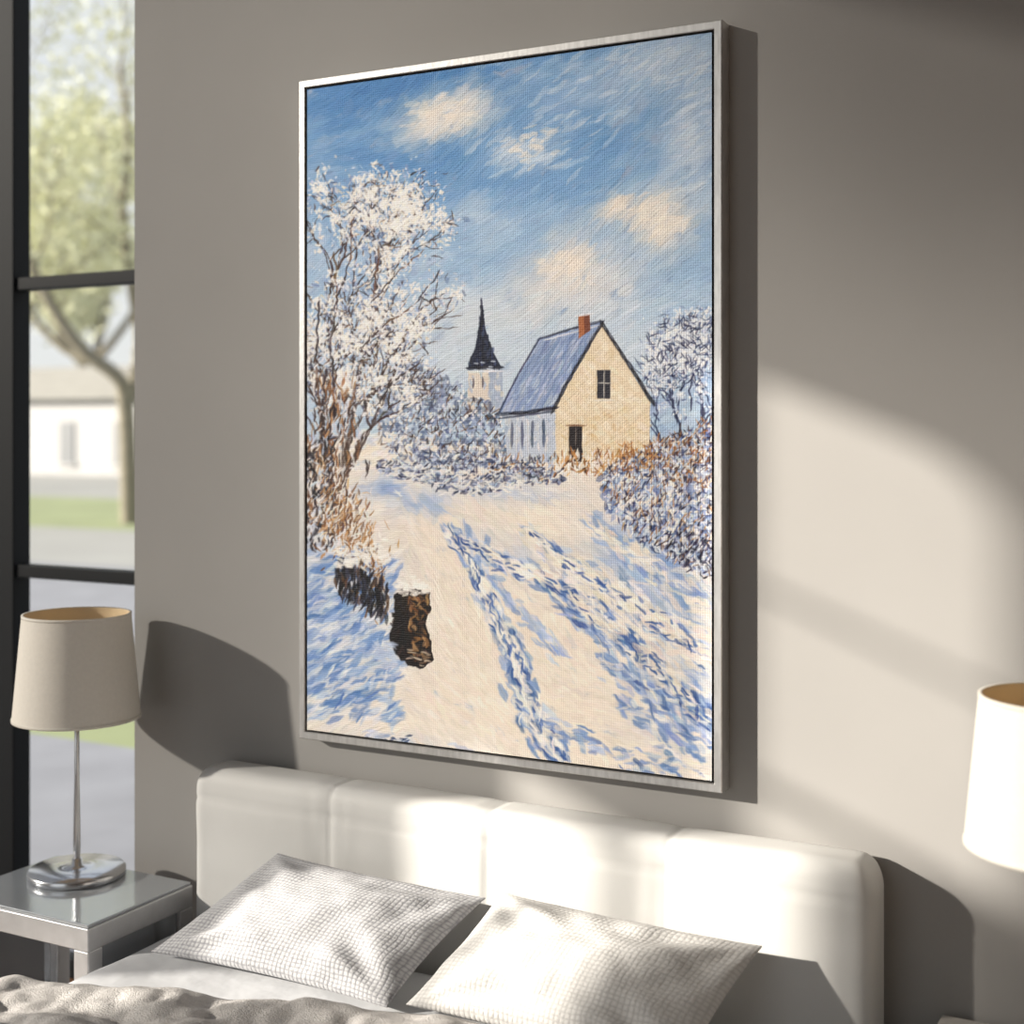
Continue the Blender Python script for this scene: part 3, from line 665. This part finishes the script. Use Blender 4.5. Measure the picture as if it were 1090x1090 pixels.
pillow((-2.225,2.40,.505),(-1.585,2.40,.505),(-1.465,2.60,.69),(-2.02,2.60,.705),.085,M_p1,3)
pillow((-1.55,2.42,.51),(-.93,2.38,.505),(-.85,2.60,.695),(-1.43,2.61,.705),.095,M_p2,8)
M_throw=mat('knit_throw',(.50,.48,.465,1),.95,noise_scale=60,noise_amt=.15,bump=.9,bump_scale=320,bump_dist=.004,spec=.1)
V=[];F=[];NU,NV=130,110
for j in range(NV+1):
    for i in range(NU+1):
        s=i/NU; q=j/NV
        xx=-2.60+s*1.25
        yedge=2.13+max(0,(xx+2.3))*.30+.035*noise.noise(Vector((xx*5,0,2)))
        y=1.15+(yedge-1.15)*q
        f=abs(noise.noise(Vector((xx*3.2,y*5.5,1.3))))*.055+abs(noise.noise(Vector((xx*8,y*11,5))))*.02
        z=.512+f+.008*noise.noise(Vector((xx*25,y*25,0)))
        if q>.93: z=.502+(z-.502)*(.35+.65*(1-((q-.93)/.07)**2))
        if xx<-2.335:
            d=-2.335-xx; z-= d*1.0*(1 if d>.03 else d/.03); xo=-2.345-min(d,.03)-.012*noise.noise(Vector((y*7,z*3,0)))
        else: xo=xx
        V.append((xo,y,z))
for j in range(NV):
    for i in range(NU):
        a=j*(NU+1)+i; F.append((a,a+1,a+NU+2,a+NU+1))
o=mesh('throw_blanket',V,F,M_throw,None,True)
m=o.modifiers.new('s','SOLIDIFY'); m.thickness=.009; m.offset=1
# ------------------------------------------------------------------ nightstands
def nightstand(x0,x1,y0,y1,zt,top,fr):
    e=empty('nightstand'); lt=.046
    box('top_frame',x0,x1,y0,y1,zt-.062,zt-.008,fr,e,.003)
    box('top_glass',x0+.004,x1-.004,y0+.004,y1-.004,zt-.008,zt,top,e,.002)
    for i,(a,b) in enumerate([(x0,y0),(x1-lt,y0),(x0,y1-lt),(x1-lt,y1-lt)]):
        box('leg_%d'%i,a,a+lt,b,b+lt,0,zt-.062,fr,e,.003)
    for i,a in enumerate((x0+.01,x1-.022)):
        box('side_panel_%d'%i,a,a+.012,y0+lt,y1-lt,.2,zt-.064,M_mirror,e,.001)
        box('side_rail_%d'%i,a,a+.016,y0+lt,y1-lt,.165,.199,fr,e,.002)
    box('lower_shelf',x0+.03,x1-.03,y0+.03,y1-.03,.17,.18,M_mirror,e,.002)
    return e
M_top=mat('mirrored_top',(.5,.53,.56,1),.12,metal=.5,noise_scale=3,noise_amt=.05)
M_wtop=mat('white_lacquer',(.6,.58,.55,1),.25,noise_scale=3,noise_amt=.03)
nightstand(-2.835,-2.366,2.345,2.70,.557,M_top,M_steel)
nightstand(-.55,-.08,2.30,2.785,.557,M_wtop,M_steel)
# ------------------------------------------------------------------ lamps
def shade_mat(name,col,tl):
    m=mat(name,col,.85,noise_scale=120,noise_amt=.04,bump=.3,bump_scale=500,bump_dist=.0006,spec=.15)
    nt=m.node_tree; b=nt.nodes['Principled BSDF']; out=[n for n in nt.nodes if n.type=='OUTPUT_MATERIAL'][0]
    t=nt.nodes.new('ShaderNodeBsdfTranslucent'); t.inputs['Color'].default_value=(.9,.75,.5,1); x=nt.nodes.new('ShaderNodeMixShader'); x.inputs[0].default_value=tl
    nt.links.new(b.outputs[0],x.inputs[1]); nt.links.new(t.outputs[0],x.inputs[2]); nt.links.new(x.outputs[0],out.inputs[0]); return m
M_sh1=shade_mat('linen_shade',(.78,.74,.67,1),.1)
def lamp(x,y,zt,z0,z1,rb=.158,rt=.134):
    e=empty('table_lamp')
    lathe('base_disc',[(0,0),(.118,0),(.121,.004),(.121,.016),(.117,.021),(.05,.023),(.014,.027),(.012,.045),(0,.045)],(x,y,zt),M_chrome,e)
    lathe('stem',[(.0075,.03),(.0095,.08),(.0085,.15),(.0065,.25),(.006,z1-zt-.05),(0,z1-zt-.05)],(x,y,zt),M_chrome,e,24)
    hh=z1-z0
    lathe('shade',[(rb,0),(rt,hh)],(x,y,z0),M_sh1,e,96)
    lathe('shade_lining',[(rb-.003,0.001),(rt-.003,hh-.001)],(x,y,z0),M_gold,e,96)
    lathe('rim_bottom',[(rb-.004,-.001),(rb+.0012,-.001),(rb+.0012,.006),(rb-.004,.006)],(x,y,z0),M_sh1,e,96)
    lathe('rim_top',[(rt-.004,hh-.006),(rt+.0012,hh-.006),(rt+.0012,hh+.001),(rt-.004,hh+.001)],(x,y,z0),M_sh1,e,96)
    for k in range(3):
        a=k*2*math.pi/3+.4
        c=bpy.data.curves.new('spider_arm','CURVE'); c.dimensions='3D'; c.bevel_depth=.0022
        s=c.splines.new('POLY'); s.points.add(2)
        for i,(rr,zz) in enumerate([(.004,hh-.06),(.06,hh-.055),(rt-.002,hh-.04)]): s.points[i].co=(x+rr*math.cos(a),y+rr*math.sin(a),z0+zz,1)
        o=bpy.data.objects.new('spider_arm_%d'%k,c); c.materials.append(M_chrome); link(o,e)
    lathe('socket',[(0,hh-.17),(.018,hh-.17),(.02,hh-.12),(.014,hh-.11),(0,hh-.11)],(x,y,z0),M_gold,e,24)
    lathe('bulb',[(.013,hh-.112),(.02,hh-.10),(.03,hh-.08),(.028,hh-.062),(.012,hh-.05),(0,hh-.048)],(x,y,z0),M_bulb,e,24)
lamp(-2.659,2.597,.557,.96,1.225)
lamp(-.285,2.45,.557,1.005,1.255)
# ------------------------------------------------------------------ light
su=bpy.data.lights.new('sun','SUN'); su.energy=12; su.angle=math.radians(1.3); su.color=(1,.93,.825)
so=bpy.data.objects.new('sun',su); COL.objects.link(so); so.location=(-8,-4,6)
so.rotation_euler=Vector((1.4,1,-.56)).to_track_quat('-Z','Y').to_euler()
wd=bpy.data.worlds.new('World'); sc.world=wd; wd.use_nodes=True; nt=wd.node_tree; bg=nt.nodes['Background']
tc=nt.nodes.new('ShaderNodeTexCoord'); sp=nt.nodes.new('ShaderNodeSeparateXYZ'); cr=nt.nodes.new('ShaderNodeValToRGB')
nt.links.new(tc.outputs['Generated'],sp.inputs[0]); nt.links.new(sp.outputs['Z'],cr.inputs[0])
cr.color_ramp.elements[0].color=(.90,.92,.90,1); cr.color_ramp.elements[1].color=(.76,.84,.97,1); cr.color_ramp.elements[1].position=.8
nt.links.new(cr.outputs[0],bg.inputs[0]); bg.inputs[1].default_value=.95
# ------------------------------------------------------------------ camera
cam=bpy.data.cameras.new('camera'); cam.lens=48.88; cam.sensor_width=36; cam.shift_y=-90/1090
cam.dof.use_dof=True; cam.dof.focus_distance=3.05; cam.dof.aperture_fstop=1.9
co_=bpy.data.objects.new('camera',cam); COL.objects.link(co_); co_.location=(0,0,H); co_.rotation_euler=(math.pi/2,0,math.radians(28.3))
sc.camera=co_
